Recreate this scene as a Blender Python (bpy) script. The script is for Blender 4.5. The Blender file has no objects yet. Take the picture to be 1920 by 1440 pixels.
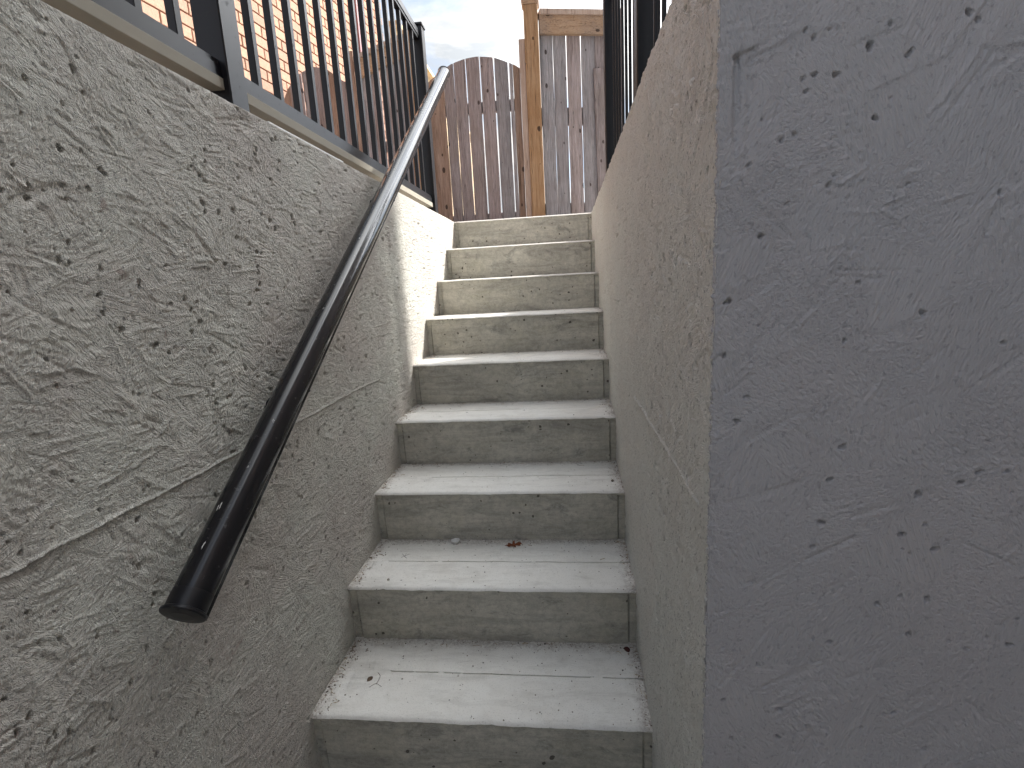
import bpy, bmesh, math, random
import numpy as np
from mathutils import Vector, Matrix

SC = bpy.context.scene
COL = SC.collection
# ------------------------------------------------------------------ camera
cam_d = bpy.data.cameras.new('camera')
cam = bpy.data.objects.new('camera', cam_d); COL.objects.link(cam)
cam_d.sensor_width = 36.0
cam_d.lens = 953.4252 / 1920.0 * 36.0
cam_d.clip_start = 0.02; cam_d.clip_end = 2000
CR = Vector((0.99326484, 0.10260873, -0.05381828)); CU = Vector((0.03283804, 0.19614676, 0.98002455)); CF = Vector((-0.11111536, 0.97519121, -0.19145621))
cam.matrix_world = Matrix(((CR.x, CU.x, -CF.x, 0), (CR.y, CU.y, -CF.y, 0), (CR.z, CU.z, -CF.z, 0), (0, 0, 0, 1)))
SC.camera = cam
def to_px(p):
    p = Vector(p); d = p.dot(CF)
    if d < .05: return None
    return (960 + 953.4 * p.dot(CR) / d, 720 - 953.4 * p.dot(CU) / d, d)
# ------------------------------------------------------------------ light
SUN_EL = math.radians(42.4); SUN_AZ = math.radians(37.5)          # azimuth from +x towards +y
sd = Vector((math.cos(SUN_EL) * math.cos(SUN_AZ), math.cos(SUN_EL) * math.sin(SUN_AZ), math.sin(SUN_EL)))
sl = bpy.data.lights.new('sun', 'SUN'); sl.energy = 2.1; sl.angle = math.radians(4.5); sl.color = (1.0, 0.965, 0.92)
so = bpy.data.objects.new('sun', sl); COL.objects.link(so); so.rotation_euler = sd.to_track_quat('Z', 'Y').to_euler()
W = bpy.data.worlds.new('World'); SC.world = W; W.use_nodes = True
wn, wl = W.node_tree.nodes, W.node_tree.links
wn.clear()
sky = wn.new('ShaderNodeTexSky'); sky.sky_type = 'NISHITA'; sky.sun_disc = False
sky.sun_elevation = SUN_EL; sky.sun_rotation = math.radians(90) - SUN_AZ
sky.dust_density = 0.4; sky.air_density = 1.0; sky.ozone_density = 2.0
tc = wn.new('ShaderNodeTexCoord')
mp = wn.new('ShaderNodeMapping'); mp.inputs['Scale'].default_value = (1.6, 2.2, 4.0); mp.inputs['Location'].default_value = (3.0, 1.0, 2.0)
cn = wn.new('ShaderNodeTexNoise'); cn.inputs['Scale'].default_value = 1.5; cn.inputs['Detail'].default_value = 8; cn.inputs['Roughness'].default_value = .58; cn.inputs['Distortion'].default_value = .5
cr = wn.new('ShaderNodeValToRGB'); cr.color_ramp.elements[0].position = .34; cr.color_ramp.elements[1].position = .57
mx = wn.new('ShaderNodeMix'); mx.data_type = 'RGBA'
cs = wn.new('ShaderNodeTexNoise'); cs.inputs['Scale'].default_value = 2.6; cs.inputs['Detail'].default_value = 9; cs.inputs['Roughness'].default_value = .6; cs.inputs['Distortion'].default_value = .8
wl.new(mp.outputs[0], cs.inputs['Vector'])
cc = wn.new('ShaderNodeValToRGB'); cc.color_ramp.elements[0].position = .42; cc.color_ramp.elements[0].color = (.62, .655, .69, 1); cc.color_ramp.elements[1].position = .60; cc.color_ramp.elements[1].color = (1, .985, .955, 1)
wl.new(cs.outputs['Fac'], cc.inputs[0])
cm = wn.new('ShaderNodeVectorMath'); cm.operation = 'SCALE'; 
# haze round the veiled sun: clouds are brightest there and fall off across the sky
dt = wn.new('ShaderNodeVectorMath'); dt.operation = 'DOT_PRODUCT'; dt.inputs[1].default_value = tuple(sd); wl.new(tc.outputs['Generated'], dt.inputs[0])
d0 = wn.new('ShaderNodeMath'); d0.operation = 'MAXIMUM'; d0.inputs[1].default_value = 0.0; wl.new(dt.outputs['Value'], d0.inputs[0])
d1 = wn.new('ShaderNodeMath'); d1.operation = 'POWER'; d1.inputs[1].default_value = 7.0; wl.new(d0.outputs[0], d1.inputs[0])
d2 = wn.new('ShaderNodeMath'); d2.operation = 'MULTIPLY_ADD'; d2.inputs[1].default_value = 27.0; d2.inputs[2].default_value = 1.75; wl.new(d1.outputs[0], d2.inputs[0])
wl.new(d2.outputs[0], cm.inputs['Scale'])
wl.new(cc.outputs[0], cm.inputs[0])
wl.new(cm.outputs[0], mx.inputs[7])
bgn = wn.new('ShaderNodeBackground'); bgn.inputs['Strength'].default_value = .12
wo = wn.new('ShaderNodeOutputWorld')
wl.new(tc.outputs['Generated'], mp.inputs['Vector']); wl.new(mp.outputs[0], cn.inputs['Vector']); wl.new(cn.outputs['Fac'], cr.inputs[0])
wl.new(cr.outputs[0], mx.inputs[0]); sk = wn.new('ShaderNodeVectorMath'); sk.operation = 'SCALE'; sk.inputs['Scale'].default_value = .55; wl.new(sky.outputs[0], sk.inputs[0]); wl.new(sk.outputs[0], mx.inputs[6]); wl.new(mx.outputs[2], bgn.inputs['Color']); wl.new(bgn.outputs[0], wo.inputs['Surface'])
SC.view_settings.view_transform = 'Standard'; SC.view_settings.look = 'None'
SC.view_settings.exposure = 2.3; SC.view_settings.gamma = 1.0; SC.view_settings.use_curve_mapping = False
SC.render.engine = 'CYCLES'
SC.cycles.max_bounces = 6; SC.cycles.diffuse_bounces = 5; SC.cycles.glossy_bounces = 2
SC.cycles.use_adaptive_sampling = True; SC.cycles.adaptive_threshold = 0.02

# ------------------------------------------------------------------ helpers
def tag(o, label=None, cat=None, group=None, kind=None):
    if label: o['label'] = label
    if cat: o['category'] = cat
    if group: o['group'] = group
    if kind: o['kind'] = kind
    return o
def empty(name, loc, label, cat, group=None):
    o = bpy.data.objects.new(name, None); o.empty_display_size = .1; o.location = loc; COL.objects.link(o)
    return tag(o, label, cat, group)
def link(name, me, m, parent=None):
    if m is not None and not me.materials: me.materials.append(m)
    o = bpy.data.objects.new(name, me); COL.objects.link(o)
    if parent is not None:
        o.parent = parent
        p = parent; loc = Vector((0, 0, 0))
        while p is not None: loc += p.location; p = p.parent
        o.location = -loc                                     # meshes are written in world coordinates
    return o
def mesh(name, verts, faces, m, parent=None, smooth=False):
    me = bpy.data.meshes.new(name); me.from_pydata([tuple(v) for v in verts], [], faces); me.update()
    if smooth: me.shade_smooth()
    return link(name, me, m, parent)
def box_vf(a, b):
    (x0, y0, z0), (x1, y1, z1) = a, b
    v = [(x0, y0, z0), (x1, y0, z0), (x1, y1, z0), (x0, y1, z0), (x0, y0, z1), (x1, y0, z1), (x1, y1, z1), (x0, y1, z1)]
    f = [(0, 3, 2, 1), (4, 5, 6, 7), (0, 1, 5, 4), (1, 2, 6, 5), (2, 3, 7, 6), (3, 0, 4, 7)]
    return v, f
def join_vf(lst):
    V, F = [], []
    for v, f in lst:
        n = len(V); V += list(v); F += [tuple(i + n for i in q) for q in f]
    return V, F
def box(name, a, b, m, parent=None, bevel=0.0):
    v, f = box_vf(a, b)
    o = mesh(name, v, f, m, parent)
    if bevel > 0:
        bm = bmesh.new(); bm.from_mesh(o.data)
        bmesh.ops.bevel(bm, geom=bm.edges[:], offset=bevel, segments=1, affect='EDGES')
        bm.to_mesh(o.data); bm.free()
    return o
def grid_mesh(name, P, m, parent=None, smooth=True, flip=False):
    """P: (rows, cols, 3) numpy array of world points"""
    h, w, _ = P.shape
    me = bpy.data.meshes.new(name)
    idx = np.arange(h * w, dtype=np.int32).reshape(h, w)
    q = np.stack([idx[:-1, :-1], idx[:-1, 1:], idx[1:, 1:], idx[1:, :-1]], -1).reshape(-1, 4)
    if flip: q = q[:, ::-1]
    n = len(q)
    me.vertices.add(h * w); me.vertices.foreach_set('co', P.astype(np.float32).ravel())
    me.loops.add(n * 4); me.loops.foreach_set('vertex_index', np.ascontiguousarray(q).ravel())
    me.polygons.add(n); me.polygons.foreach_set('loop_start', np.arange(0, n * 4, 4, dtype=np.int32))
    me.polygons.foreach_set('loop_total', np.full(n, 4, dtype=np.int32))
    me.update(calc_edges=True); me.validate()
    if smooth: me.shade_smooth()
    return link(name, me, m, parent)

# ------------------------------------------------------------------ materials
class NT:
    def __init__(s, name, rough=.8, spec=.3):
        s.m = bpy.data.materials.new(name); s.m.use_nodes = True
        s.n, s.l = s.m.node_tree.nodes, s.m.node_tree.links
        s.b = s.n['Principled BSDF']; s.b.inputs['Roughness'].default_value = rough; s.b.inputs['Specular IOR Level'].default_value = spec
        s.tc = s.n.new('ShaderNodeTexCoord'); s.oi = None
    def pos(s, scale=(1, 1, 1), rot=(0, 0, 0), rnd=0.0):
        mp = s.n.new('ShaderNodeMapping'); mp.inputs['Scale'].default_value = scale; mp.inputs['Rotation'].default_value = rot
        src = s.tc.outputs['Object']
        if rnd:
            if s.oi is None: s.oi = s.n.new('ShaderNodeObjectInfo')
            mu = s.n.new('ShaderNodeVectorMath'); mu.operation = 'SCALE'; mu.inputs[0].default_value = (rnd, rnd * .7, rnd * 1.3)
            s.l.new(s.oi.outputs['Random'], mu.inputs['Scale'])
            ad = s.n.new('ShaderNodeVectorMath'); s.l.new(src, ad.inputs[0]); s.l.new(mu.outputs[0], ad.inputs[1]); src = ad.outputs[0]
        s.l.new(src, mp.inputs['Vector']); return mp.outputs[0]
    def noise(s, v, scale, detail=4, rough=.55, dist=0.0):
        t = s.n.new('ShaderNodeTexNoise'); s.l.new(v, t.inputs['Vector'])
        t.inputs['Scale'].default_value = scale; t.inputs['Detail'].default_value = detail; t.inputs['Roughness'].default_value = rough; t.inputs['Distortion'].default_value = dist
        return t.outputs['Fac']
    def vor(s, v, scale, feat='F1', rand=1.0, out='Distance'):
        t = s.n.new('ShaderNodeTexVoronoi'); t.feature = feat; s.l.new(v, t.inputs['Vector']); t.inputs['Scale'].default_value = scale; t.inputs['Randomness'].default_value = rand
        return t.outputs[out]
    def ramp(s, f, stops):
        r = s.n.new('ShaderNodeValToRGB'); s.l.new(f, r.inputs[0]); e = r.color_ramp.elements
        while len(e) > len(stops): e.remove(e[-1])
        while len(e) < len(stops): e.new(.5)
        for i, (p, c) in enumerate(stops):
            e[i].position = p; e[i].color = (c, c, c, 1) if isinstance(c, (int, float)) else (*c, 1)
        return r.outputs[0]
    def mix(s, a, b, f, mode='MIX'):
        x = s.n.new('ShaderNodeMix'); x.data_type = 'RGBA'; x.blend_type = mode
        for sock, v in ((x.inputs[0], f), (x.inputs[6], a), (x.inputs[7], b)):
            if isinstance(v, (int, float)): sock.default_value = v
            elif isinstance(v, tuple): sock.default_value = (*v, 1)
            else: s.l.new(v, sock)
        return x.outputs[2]
    def math(s, op, a, b=None):
        x = s.n.new('ShaderNodeMath'); x.operation = op
        for sock, v in zip(x.inputs, (a, b)):
            if v is None: continue
            if isinstance(v, (int, float)): sock.default_value = v
            else: s.l.new(v, sock)
        return x.outputs[0]
    def rand(s):
        if s.oi is None: s.oi = s.n.new('ShaderNodeObjectInfo')
        return s.oi.outputs['Random']
    def color(s, c):
        if isinstance(c, tuple): s.b.inputs['Base Color'].default_value = (*c, 1)
        else: s.l.new(c, s.b.inputs['Base Color'])
    def rough(s, f): s.l.new(f, s.b.inputs['Roughness'])
    def bump(s, h, dist, strength=1.0):
        b = s.n.new('ShaderNodeBump'); b.inputs['Distance'].default_value = dist; b.inputs['Strength'].default_value = strength
        s.l.new(h, b.inputs['Height'])
        prev = s.b.inputs['Normal'].links
        if prev: s.l.new(prev[0].from_socket, b.inputs['Normal'])
        s.l.new(b.outputs[0], s.b.inputs['Normal'])

def parge_mat(name, base, warm, dark, fine=.0058, rough=.62, spec=.35, layers=2, stains=False):
    """painted parging cast on strand board"""
    t = NT(name, rough, spec)
    v = t.pos()
    big = t.ramp(t.noise(v, 2.3, 5, .6, .4), [(.40, 0.0), (.62, 1.0)])
    c = t.mix(base, warm, t.math('MULTIPLY', big, .75))
    mid = t.ramp(t.noise(v, 9, 6, .65), [(.42, 0.0), (.72, 1.0)])
    c = t.mix(c, dark, t.math('MULTIPLY', mid, .35))
    # dark specks painted in for the shade of small pits
    sp = t.ramp(t.noise(v, 150, 2, .5), [(.61, 0.0), (.68, 1.0)])
    c = t.mix(c, tuple(x * .35 for x in base), t.math('MULTIPLY', sp, .7 if layers > 1 else .3))
    if stains:
        rs = t.ramp(t.noise(t.pos(rot=(.4, 0, .2)), 16, 6, .75, .8), [(.62, 0.0), (.68, 1.0)])
        c = t.mix(c, (.20, .125, .10), t.math('MULTIPLY', rs, .55))
    # thin pale threads in two slanted directions
    for k, (rt, sc) in enumerate((((.6, 0, .6), (9, 9, 140)), ((-.5, .2, -.4), (9, 9, 120)))):
        th = t.noise(t.pos(sc, rt), 1.0, 3, .6, .3)
        m_ = t.ramp(th, [(.66, 0.0), (.72, 1.0)])
        c = t.mix(c, tuple(min(.8, x * 1.35) for x in base), t.math('MULTIPLY', m_, .30))
    # strand-sized cells, each with fibres of its own direction
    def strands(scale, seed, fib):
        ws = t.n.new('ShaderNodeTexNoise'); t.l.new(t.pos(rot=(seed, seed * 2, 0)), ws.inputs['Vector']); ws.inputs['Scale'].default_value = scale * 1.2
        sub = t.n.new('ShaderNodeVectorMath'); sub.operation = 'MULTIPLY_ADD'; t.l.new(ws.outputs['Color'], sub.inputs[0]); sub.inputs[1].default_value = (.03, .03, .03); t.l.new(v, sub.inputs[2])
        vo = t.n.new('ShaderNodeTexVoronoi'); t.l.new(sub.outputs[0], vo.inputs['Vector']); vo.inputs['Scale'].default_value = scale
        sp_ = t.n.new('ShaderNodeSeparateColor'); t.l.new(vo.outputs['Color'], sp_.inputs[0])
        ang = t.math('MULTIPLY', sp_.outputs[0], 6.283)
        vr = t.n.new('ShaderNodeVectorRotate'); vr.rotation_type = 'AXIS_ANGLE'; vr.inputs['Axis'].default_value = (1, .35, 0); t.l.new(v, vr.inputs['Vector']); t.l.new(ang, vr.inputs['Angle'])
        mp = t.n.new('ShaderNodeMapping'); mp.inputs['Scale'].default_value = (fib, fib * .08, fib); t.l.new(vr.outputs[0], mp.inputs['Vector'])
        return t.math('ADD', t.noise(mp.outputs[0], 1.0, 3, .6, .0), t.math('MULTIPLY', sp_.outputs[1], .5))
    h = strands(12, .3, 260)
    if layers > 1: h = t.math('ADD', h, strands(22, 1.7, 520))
    fr_ = t.ramp(h, [(.45, .72), (.85, 1.12), (1.35, 1.28)] if layers > 1 else [(.30, .90), (.75, 1.08)])  # low fibres darker, high ones paler: crevice shade put into the colour
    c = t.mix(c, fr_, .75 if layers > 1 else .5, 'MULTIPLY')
    t.color(c)
    t.bump(h, fine)
    
    return t.m
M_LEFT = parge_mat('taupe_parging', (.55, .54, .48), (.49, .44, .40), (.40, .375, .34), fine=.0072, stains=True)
M_RIGHT = parge_mat('beige_parging', (.64, .645, .605), (.62, .595, .555), (.53, .53, .495), rough=.5, spec=.45)
M_NEAR = parge_mat('grey_painted_parging', (.415, .405, .412), (.43, .405, .405), (.37, .362, .37), fine=.0032, rough=.5, spec=.4, layers=1)

def concrete(name, base, light, dark, bands=False, spec=.3, rough=.75, bugs=.5, dirt=False):
    t = NT(name, rough, spec)
    v = t.pos()
    a = t.ramp(t.noise(v, 5, 6, .65, .6), [(.35, 0.0), (.68, 1.0)])
    c = t.mix(base, light, a)
    if bands:
        b1 = t.ramp(t.noise(t.pos((3.5, 3.5, 15)), 1.0, 7, .72, .9), [(.46, 0.0), (.64, 1.0)])
        c = t.mix(c, dark, t.math('MULTIPLY', b1, .65))
        b2 = t.ramp(t.noise(t.pos((9, 9, 110)), 1.0, 5, .75, .4), [(.5, 0.0), (.72, 1.0)])
        c = t.mix(c, dark, t.math('MULTIPLY', b2, .35))
    else:
        b1 = t.ramp(t.noise(v, 17, 7, .7, .3), [(.5, 0.0), (.75, 1.0)])
        c = t.mix(c, dark, t.math('MULTIPLY', b1, .35))
    if bands:
        yl = t.ramp(t.noise(t.pos((1, 1, 2.2)), 4.5, 7, .72, .8), [(.50, 0.0), (.66, 1.0)])
        c = t.mix(c, (.50, .475, .37), t.math('MULTIPLY', yl, .45))
        dk = t.ramp(t.noise(t.pos((1, 1, 1.6), rot=(.3, 0, .5)), 11, 7, .75, .6), [(.55, 0.0), (.68, 1.0)])
        c = t.mix(c, (.13, .13, .125), t.math('MULTIPLY', dk, .6))
        fm = t.ramp(t.noise(v, 48, 6, .8, .4), [(.42, 0.0), (.62, 1.0)])
        c = t.mix(c, (.17, .165, .15), t.math('MULTIPLY', fm, .35))
    g = t.ramp(t.noise(v, 260, 3, .6), [(.56, 0.0), (.70, 1.0)])
    c = t.mix(c, tuple(x * .6 for x in dark), t.math('MULTIPLY', g, .35))
    # open air voids, their inner shade painted dark, and dark grit specks
    wv = t.n.new('ShaderNodeTexNoise'); t.l.new(v, wv.inputs['Vector']); wv.inputs['Scale'].default_value = 60
    wa = t.n.new('ShaderNodeVectorMath'); wa.operation = 'MULTIPLY_ADD'; t.l.new(wv.outputs['Color'], wa.inputs[0]); wa.inputs[1].default_value = (.012, .012, .012); t.l.new(v, wa.inputs[2])
    vo = t.n.new('ShaderNodeTexVoronoi'); t.l.new(wa.outputs[0], vo.inputs['Vector']); vo.inputs['Scale'].default_value = 44
    sc_ = t.n.new('ShaderNodeSeparateColor'); t.l.new(vo.outputs['Color'], sc_.inputs[0])
    cl_ = t.ramp(t.noise(v, 6, 3, .6), [(.35, .25), (.62, 1.0)])
    thr = t.math('MULTIPLY', t.math('MULTIPLY', t.math('POWER', sc_.outputs[0], 5.0), cl_), .30 * bugs * 2)
    pit = t.math('LESS_THAN', vo.outputs['Distance'], thr)
    c = t.mix(c, (.07, .06, .05), t.math('MULTIPLY', pit, .85))
    if dirt:                                   # blown-in soil settled against the walls and the risers
        sp = t.n.new('ShaderNodeSeparateXYZ'); t.l.new(t.tc.outputs['Object'], sp.inputs[0])
        px_ = t.math('MINIMUM', t.math('SUBTRACT', sp.outputs[0], -.7134), t.math('SUBTRACT', .1791, sp.outputs[0]))
        lev = t.math('ROUND', t.math('DIVIDE', t.math('SUBTRACT', sp.outputs[2], -1.0966), .19))
        ry = t.math('SUBTRACT', t.math('ADD', t.math('MULTIPLY', lev, .29), 1.3982), sp.outputs[1])
        dd = t.math('MINIMUM', px_, t.math('MULTIPLY', ry, 1.0))
        nn = t.noise(v, 22, 6, .75, .5)
        edge = t.math('SUBTRACT', t.math('MULTIPLY', nn, .10), dd)
        mk = t.ramp(edge, [(.008, 0.0), (.055, 1.0)])
        grn = t.ramp(t.noise(v, 130, 4, .75), [(.40, .25), (.60, 1.0)])
        c = t.mix(c, (.21, .155, .115), t.math('MULTIPLY', t.math('MULTIPLY', mk, grn), .85))
        st_ = t.ramp(t.noise(t.pos((.8, 3, 1)), 7, 6, .7, .4), [(.50, 0.0), (.70, 1.0)])
        c = t.mix(c, (.40, .375, .33), t.math('MULTIPLY', st_, .4))
    t.color(c)
    t.bump(t.math('SUBTRACT', t.noise(v, 35, 6, .7), t.math('MULTIPLY', pit, .8)), .0022)
    t.bump(t.noise(v, 380, 2, .6), .0004)
    return t.m
M_TREAD = concrete('trowelled_concrete', (.76, .735, .68), (.80, .785, .735), (.52, .49, .43), bugs=.30, dirt=True)  # same concrete as the risers; skylight on the treads put into a paler colour
M_RISER = concrete('formed_concrete', (.50, .475, .405), (.62, .595, .515), (.28, .265, .235), bands=True, bugs=.62)
M_SLAB = concrete('plain_concrete', (.42, .41, .38), (.50, .49, .46), (.33, .32, .30), bugs=.3)

def black_metal(name, rough, coat=0.0):
    t = NT(name, rough, .38); t.color((.006, .006, .007))
    v = t.pos(); d = t.ramp(t.noise(v, 55, 5, .7), [(.60, 0.0), (.72, 1.0)])
    t.color(t.mix((.005, .005, .007), (.06, .06, .058), t.math('MULTIPLY', d, .30)))
    t.rough(t.math('ADD', t.math('MULTIPLY', d, .35), rough))
    t.b.inputs['Coat Weight'].default_value = coat; t.b.inputs['Coat Roughness'].default_value = .34
    return t.m
M_RAIL = black_metal('gloss_black_paint', .12, .22)
M_BLACK = black_metal('satin_black_paint', .36, .0)
M_CAP = black_metal('black_end_cap_plastic', .35)

def wood(name, base, light, dark, tint, knots=True, axis='z', rnd=3.0, warm_top=None):
    t = NT(name, .85, .15)
    sc = {'z': (1, 1, .045), 'x': (.045, 1, 1)}[axis]
    v = t.pos(tuple(k * 1 for k in sc), rnd=rnd)
    g1 = t.noise(v, 60, 6, .7, .8); g2 = t.noise(v, 210, 4, .65, .3)
    c = t.mix(base, light, t.ramp(g1, [(.38, 0.0), (.64, 1.0)]))
    c = t.mix(c, dark, t.math('MULTIPLY', t.ramp(g2, [(.50, 0.0), (.70, 1.0)]), .75))
    big = t.ramp(t.noise(t.pos(rnd=rnd * 2), 4, 4, .6, .5), [(.42, 0.0), (.66, 1.0)])
    c = t.mix(c, tint, t.math('MULTIPLY', big, .55))
    vb = t.mix((.80, .80, .80), (1.15, 1.12, 1.12), t.rand()); c = t.mix(c, vb, 1.0, 'MULTIPLY')
    # long drying cracks
    crk = t.ramp(t.noise(t.pos((1, 1, .02) if axis == 'z' else (.02, 1, 1), rnd=rnd), 38, 2, .5, .4), [(.492, 0.0), (.5, 1.0), (.508, 0.0)])
    c = t.mix(c, tuple(x * .3 for x in dark), t.math('MULTIPLY', crk, .7))
    if knots:
        kv = t.pos((1, 1, .55) if axis == 'z' else (.55, 1, 1), rnd=rnd)
        vo = t.n.new('ShaderNodeTexVoronoi'); t.l.new(kv, vo.inputs['Vector']); vo.inputs['Scale'].default_value = 13
        s_ = t.n.new('ShaderNodeSeparateColor'); t.l.new(vo.outputs['Color'], s_.inputs[0])
        kr = t.math('MULTIPLY', s_.outputs[0], .21)
        kn = t.math('LESS_THAN', t.math('ADD', vo.outputs['Distance'], t.math('MULTIPLY', g1, .05)), kr)
        c = t.mix(c, (.035, .022, .018), t.math('MULTIPLY', kn, .85))
    t.color(c)
    t.bump(t.math('SUBTRACT', t.math('ADD', g1, g2), t.math('MULTIPLY', crk, 1.2)), .0022)
    return t.m
M_WOOD = wood('weathered_wood', (.235, .20, .20), (.37, .33, .335), (.10, .08, .08), (.225, .19, .175))
M_WOODG = wood('silver_weathered_wood', (.24, .235, .25), (.39, .375, .39), (.11, .105, .11), (.21, .185, .19))
M_WOODB = wood('brown_wood', (.26, .175, .13), (.36, .265, .215), (.11, .075, .055), (.24, .165, .13))
M_POST = wood('amber_stained_wood', (.32, .205, .115), (.42, .29, .18), (.17, .10, .055), (.29, .17, .085))
M_PALE = wood('pale_wood', (.44, .34, .28), (.52, .43, .37), (.28, .20, .16), (.40, .30, .24))
M_RAILW = wood('brown_rail_wood', (.35, .235, .15), (.42, .31, .22), (.18, .12, .09), (.17, .15, .145), axis='x')
M_LIGHTW = wood('new_light_wood', (.55, .43, .27), (.62, .50, .34), (.42, .31, .18), (.50, .38, .22), knots=False)

def brick_mat():
    t = NT('buff_brick_face', .9, .1); v = t.pos(rnd=9)
    a = t.ramp(t.noise(v, 30, 6, .7, .6), [(.35, 0.0), (.65, 1.0)])
    c = t.mix((.41, .235, .17), (.46, .305, .225), a)
    c = t.mix(c, (.35, .17, .11), t.math('MULTIPLY', t.ramp(t.noise(v, 120, 4, .7), [(.55, 0.0), (.7, 1.0)]), .5))
    c = t.mix(c, t.mix((.86, .86, .86), (1.12, 1.08, 1.04), t.rand()), 1.0, 'MULTIPLY')
    t.color(c); t.bump(t.noise(v, 90, 5, .7), .003); return t.m
M_BRICK = brick_mat()
t = NT('brown_mortar', .95, .1); t.color(t.mix((.15, .10, .08), (.20, .14, .11), t.noise(t.pos(), 40))); M_MORTAR = t.m
t = NT('mauve_painted_metal', .45, .4); t.color(t.mix((.20, .085, .085), (.26, .12, .12), t.noise(t.pos((1, 1, .1)), 60))); M_DOWN = t.m
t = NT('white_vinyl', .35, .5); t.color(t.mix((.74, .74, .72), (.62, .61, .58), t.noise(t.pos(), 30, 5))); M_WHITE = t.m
t = NT('ground_gravel', .95, .1); vv = t.pos(); t.color(t.mix((.30, .28, .25), (.46, .44, .40), t.noise(vv, 45, 6, .7))); t.bump(t.noise(vv, 60, 6, .7), .01); M_GROUND = t.m
t = NT('dry_oak_leaf', .7, .2); t.color(t.mix((.16, .045, .02), (.27, .10, .045), t.noise(t.pos(), 90, 4))); M_LEAF = t.m
t = NT('dark_brown_leaf', .7, .2); t.color(t.mix((.05, .018, .016), (.10, .035, .03), t.noise(t.pos(), 120, 4))); M_DLEAF = t.m
t = NT('white_stone', .8, .2); t.color(t.mix((.62, .61, .58), (.74, .73, .71), t.noise(t.pos(), 80, 4))); t.bump(t.noise(t.pos(), 120, 4), .002); M_STONE = t.m
t = NT('mixed_grit', .9, .2); t.color(t.ramp(t.noise(t.pos(), 70, 3, .8), [(.38, (.07, .055, .045)), (.5, (.30, .25, .20)), (.62, (.55, .50, .43))])); M_GRIT = t.m
t = NT('straw', .8, .2); t.color(t.ramp(t.noise(t.pos(), 40, 3, .8), [(.42, (.16, .10, .06)), (.58, (.48, .38, .24))])); M_STRAW = t.m
t = NT('twig_bark', .85, .2); t.color((.12, .085, .06)); M_TWIG = t.m
t = NT('shingles', .9, .2); t.color(t.mix((.06, .055, .05), (.12, .11, .10), t.noise(t.pos(), 25))); M_ROOF = t.m
t = NT('grey_siding', .8, .2); t.color(t.mix((.58, .57, .55), (.63, .62, .60), t.noise(t.pos((1, 1, 9)), 3))); M_SIDING = t.m
t = NT('beige_sill', .7, .3); t.color(t.mix((.25, .23, .185), (.33, .305, .25), t.noise(t.pos((1, .3, 1)), 40, 5))); M_SILL = t.m

# ------------------------------------------------------------------ dimensions (metres, eye at origin)
XL, XR = -0.7134, 0.1791
Y0, Z0, T, R = 1.0937, -1.0966, 0.29, 0.19
YC = 0.655                      # plane of the painted wall beside the lens
ZT = Z0 + 8 * R                 # grade, about 0.423
ZF = Z0 - R                     # floor of the stairwell
ZS = -0.325                     # height of the board seam in the parging

# ------------------------------------------------------------------ strand-board relief (numpy height fields)
def flakes(W_, H_, res, seed, dens, ln, wd, amp_step, amp_fib, ang, spread, wave=.004, cover=1.0):
    """heights in metres on a raster of W_ x H_ metres"""
    rng = np.random.default_rng(seed)
    nx, ny = int(W_ / res) + 2, int(H_ / res) + 2
    Hm = np.zeros((ny, nx), np.float32)
    n = int(dens * W_ * H_)
    for k in range(n):
        L = rng.uniform(*ln); Wd = rng.uniform(*wd)
        a = rng.choice(ang) + rng.normal(0, spread)
        cx, cy = rng.uniform(-.03, W_ + .03), rng.uniform(-.03, H_ + .03)
        ca, sa = math.cos(a), math.sin(a)
        ex = (abs(ca) * L + abs(sa) * Wd) * .5 + .004; ey = (abs(sa) * L + abs(ca) * Wd) * .5 + .004
        i0, i1 = max(0, int((cx - ex) / res)), min(nx, int((cx + ex) / res) + 1)
        j0, j1 = max(0, int((cy - ey) / res)), min(ny, int((cy + ey) / res) + 1)
        if i1 - i0 < 2 or j1 - j0 < 2: continue
        X = (np.arange(i0, i1) * res - cx)[None, :]; Y = (np.arange(j0, j1) * res - cy)[:, None]
        u = X * ca + Y * sa; v = -X * sa + Y * ca
        ph = rng.uniform(0, 6.28); v = v + .0007 * np.sin(u * rng.uniform(25, 70) + ph)
        fib = rng.normal(0, 1, 40); nf = 40
        tt = np.clip((v / Wd + .5), 0, .999) * min(nf - 2, max(3, Wd / wave)); ti = tt.astype(int); fr = tt - ti
        fr = fr * fr * (3 - 2 * fr)
        f = fib[ti] * (1 - fr) + fib[ti + 1] * fr
        f = f * (.65 + .35 * np.sin(u * rng.uniform(20, 60) + ti * 2.1))
        # ragged ends
        jag = rng.uniform(-.012, .012, 40)[ti]
        mask = ((np.abs(u) < L * .5 + jag - .006) & (np.abs(v) < Wd * .5))
        if cover < 1 and rng.random() > cover: amp = .35
        else: amp = 1.0
        tilt = rng.normal(0, .5) * v / Wd
        h = amp_step * rng.normal(0, .55) + amp_step * tilt + amp_fib * f * amp
        blend = .82
        sub = Hm[j0:j1, i0:i1]
        sub[mask] = (sub * (1 - blend) + h * blend)[mask]
    return Hm
def smooth(Hm, it=1):
    for _ in range(it):
        P = np.pad(Hm, 1, mode='edge')
        Hm = (P[1:-1, 1:-1] * 4 + P[:-2, 1:-1] * 2 + P[2:, 1:-1] * 2 + P[1:-1, :-2] * 2 + P[1:-1, 2:] * 2 + P[:-2, :-2] + P[2:, 2:] + P[:-2, 2:] + P[2:, :-2]) / 16
    return Hm
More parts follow.
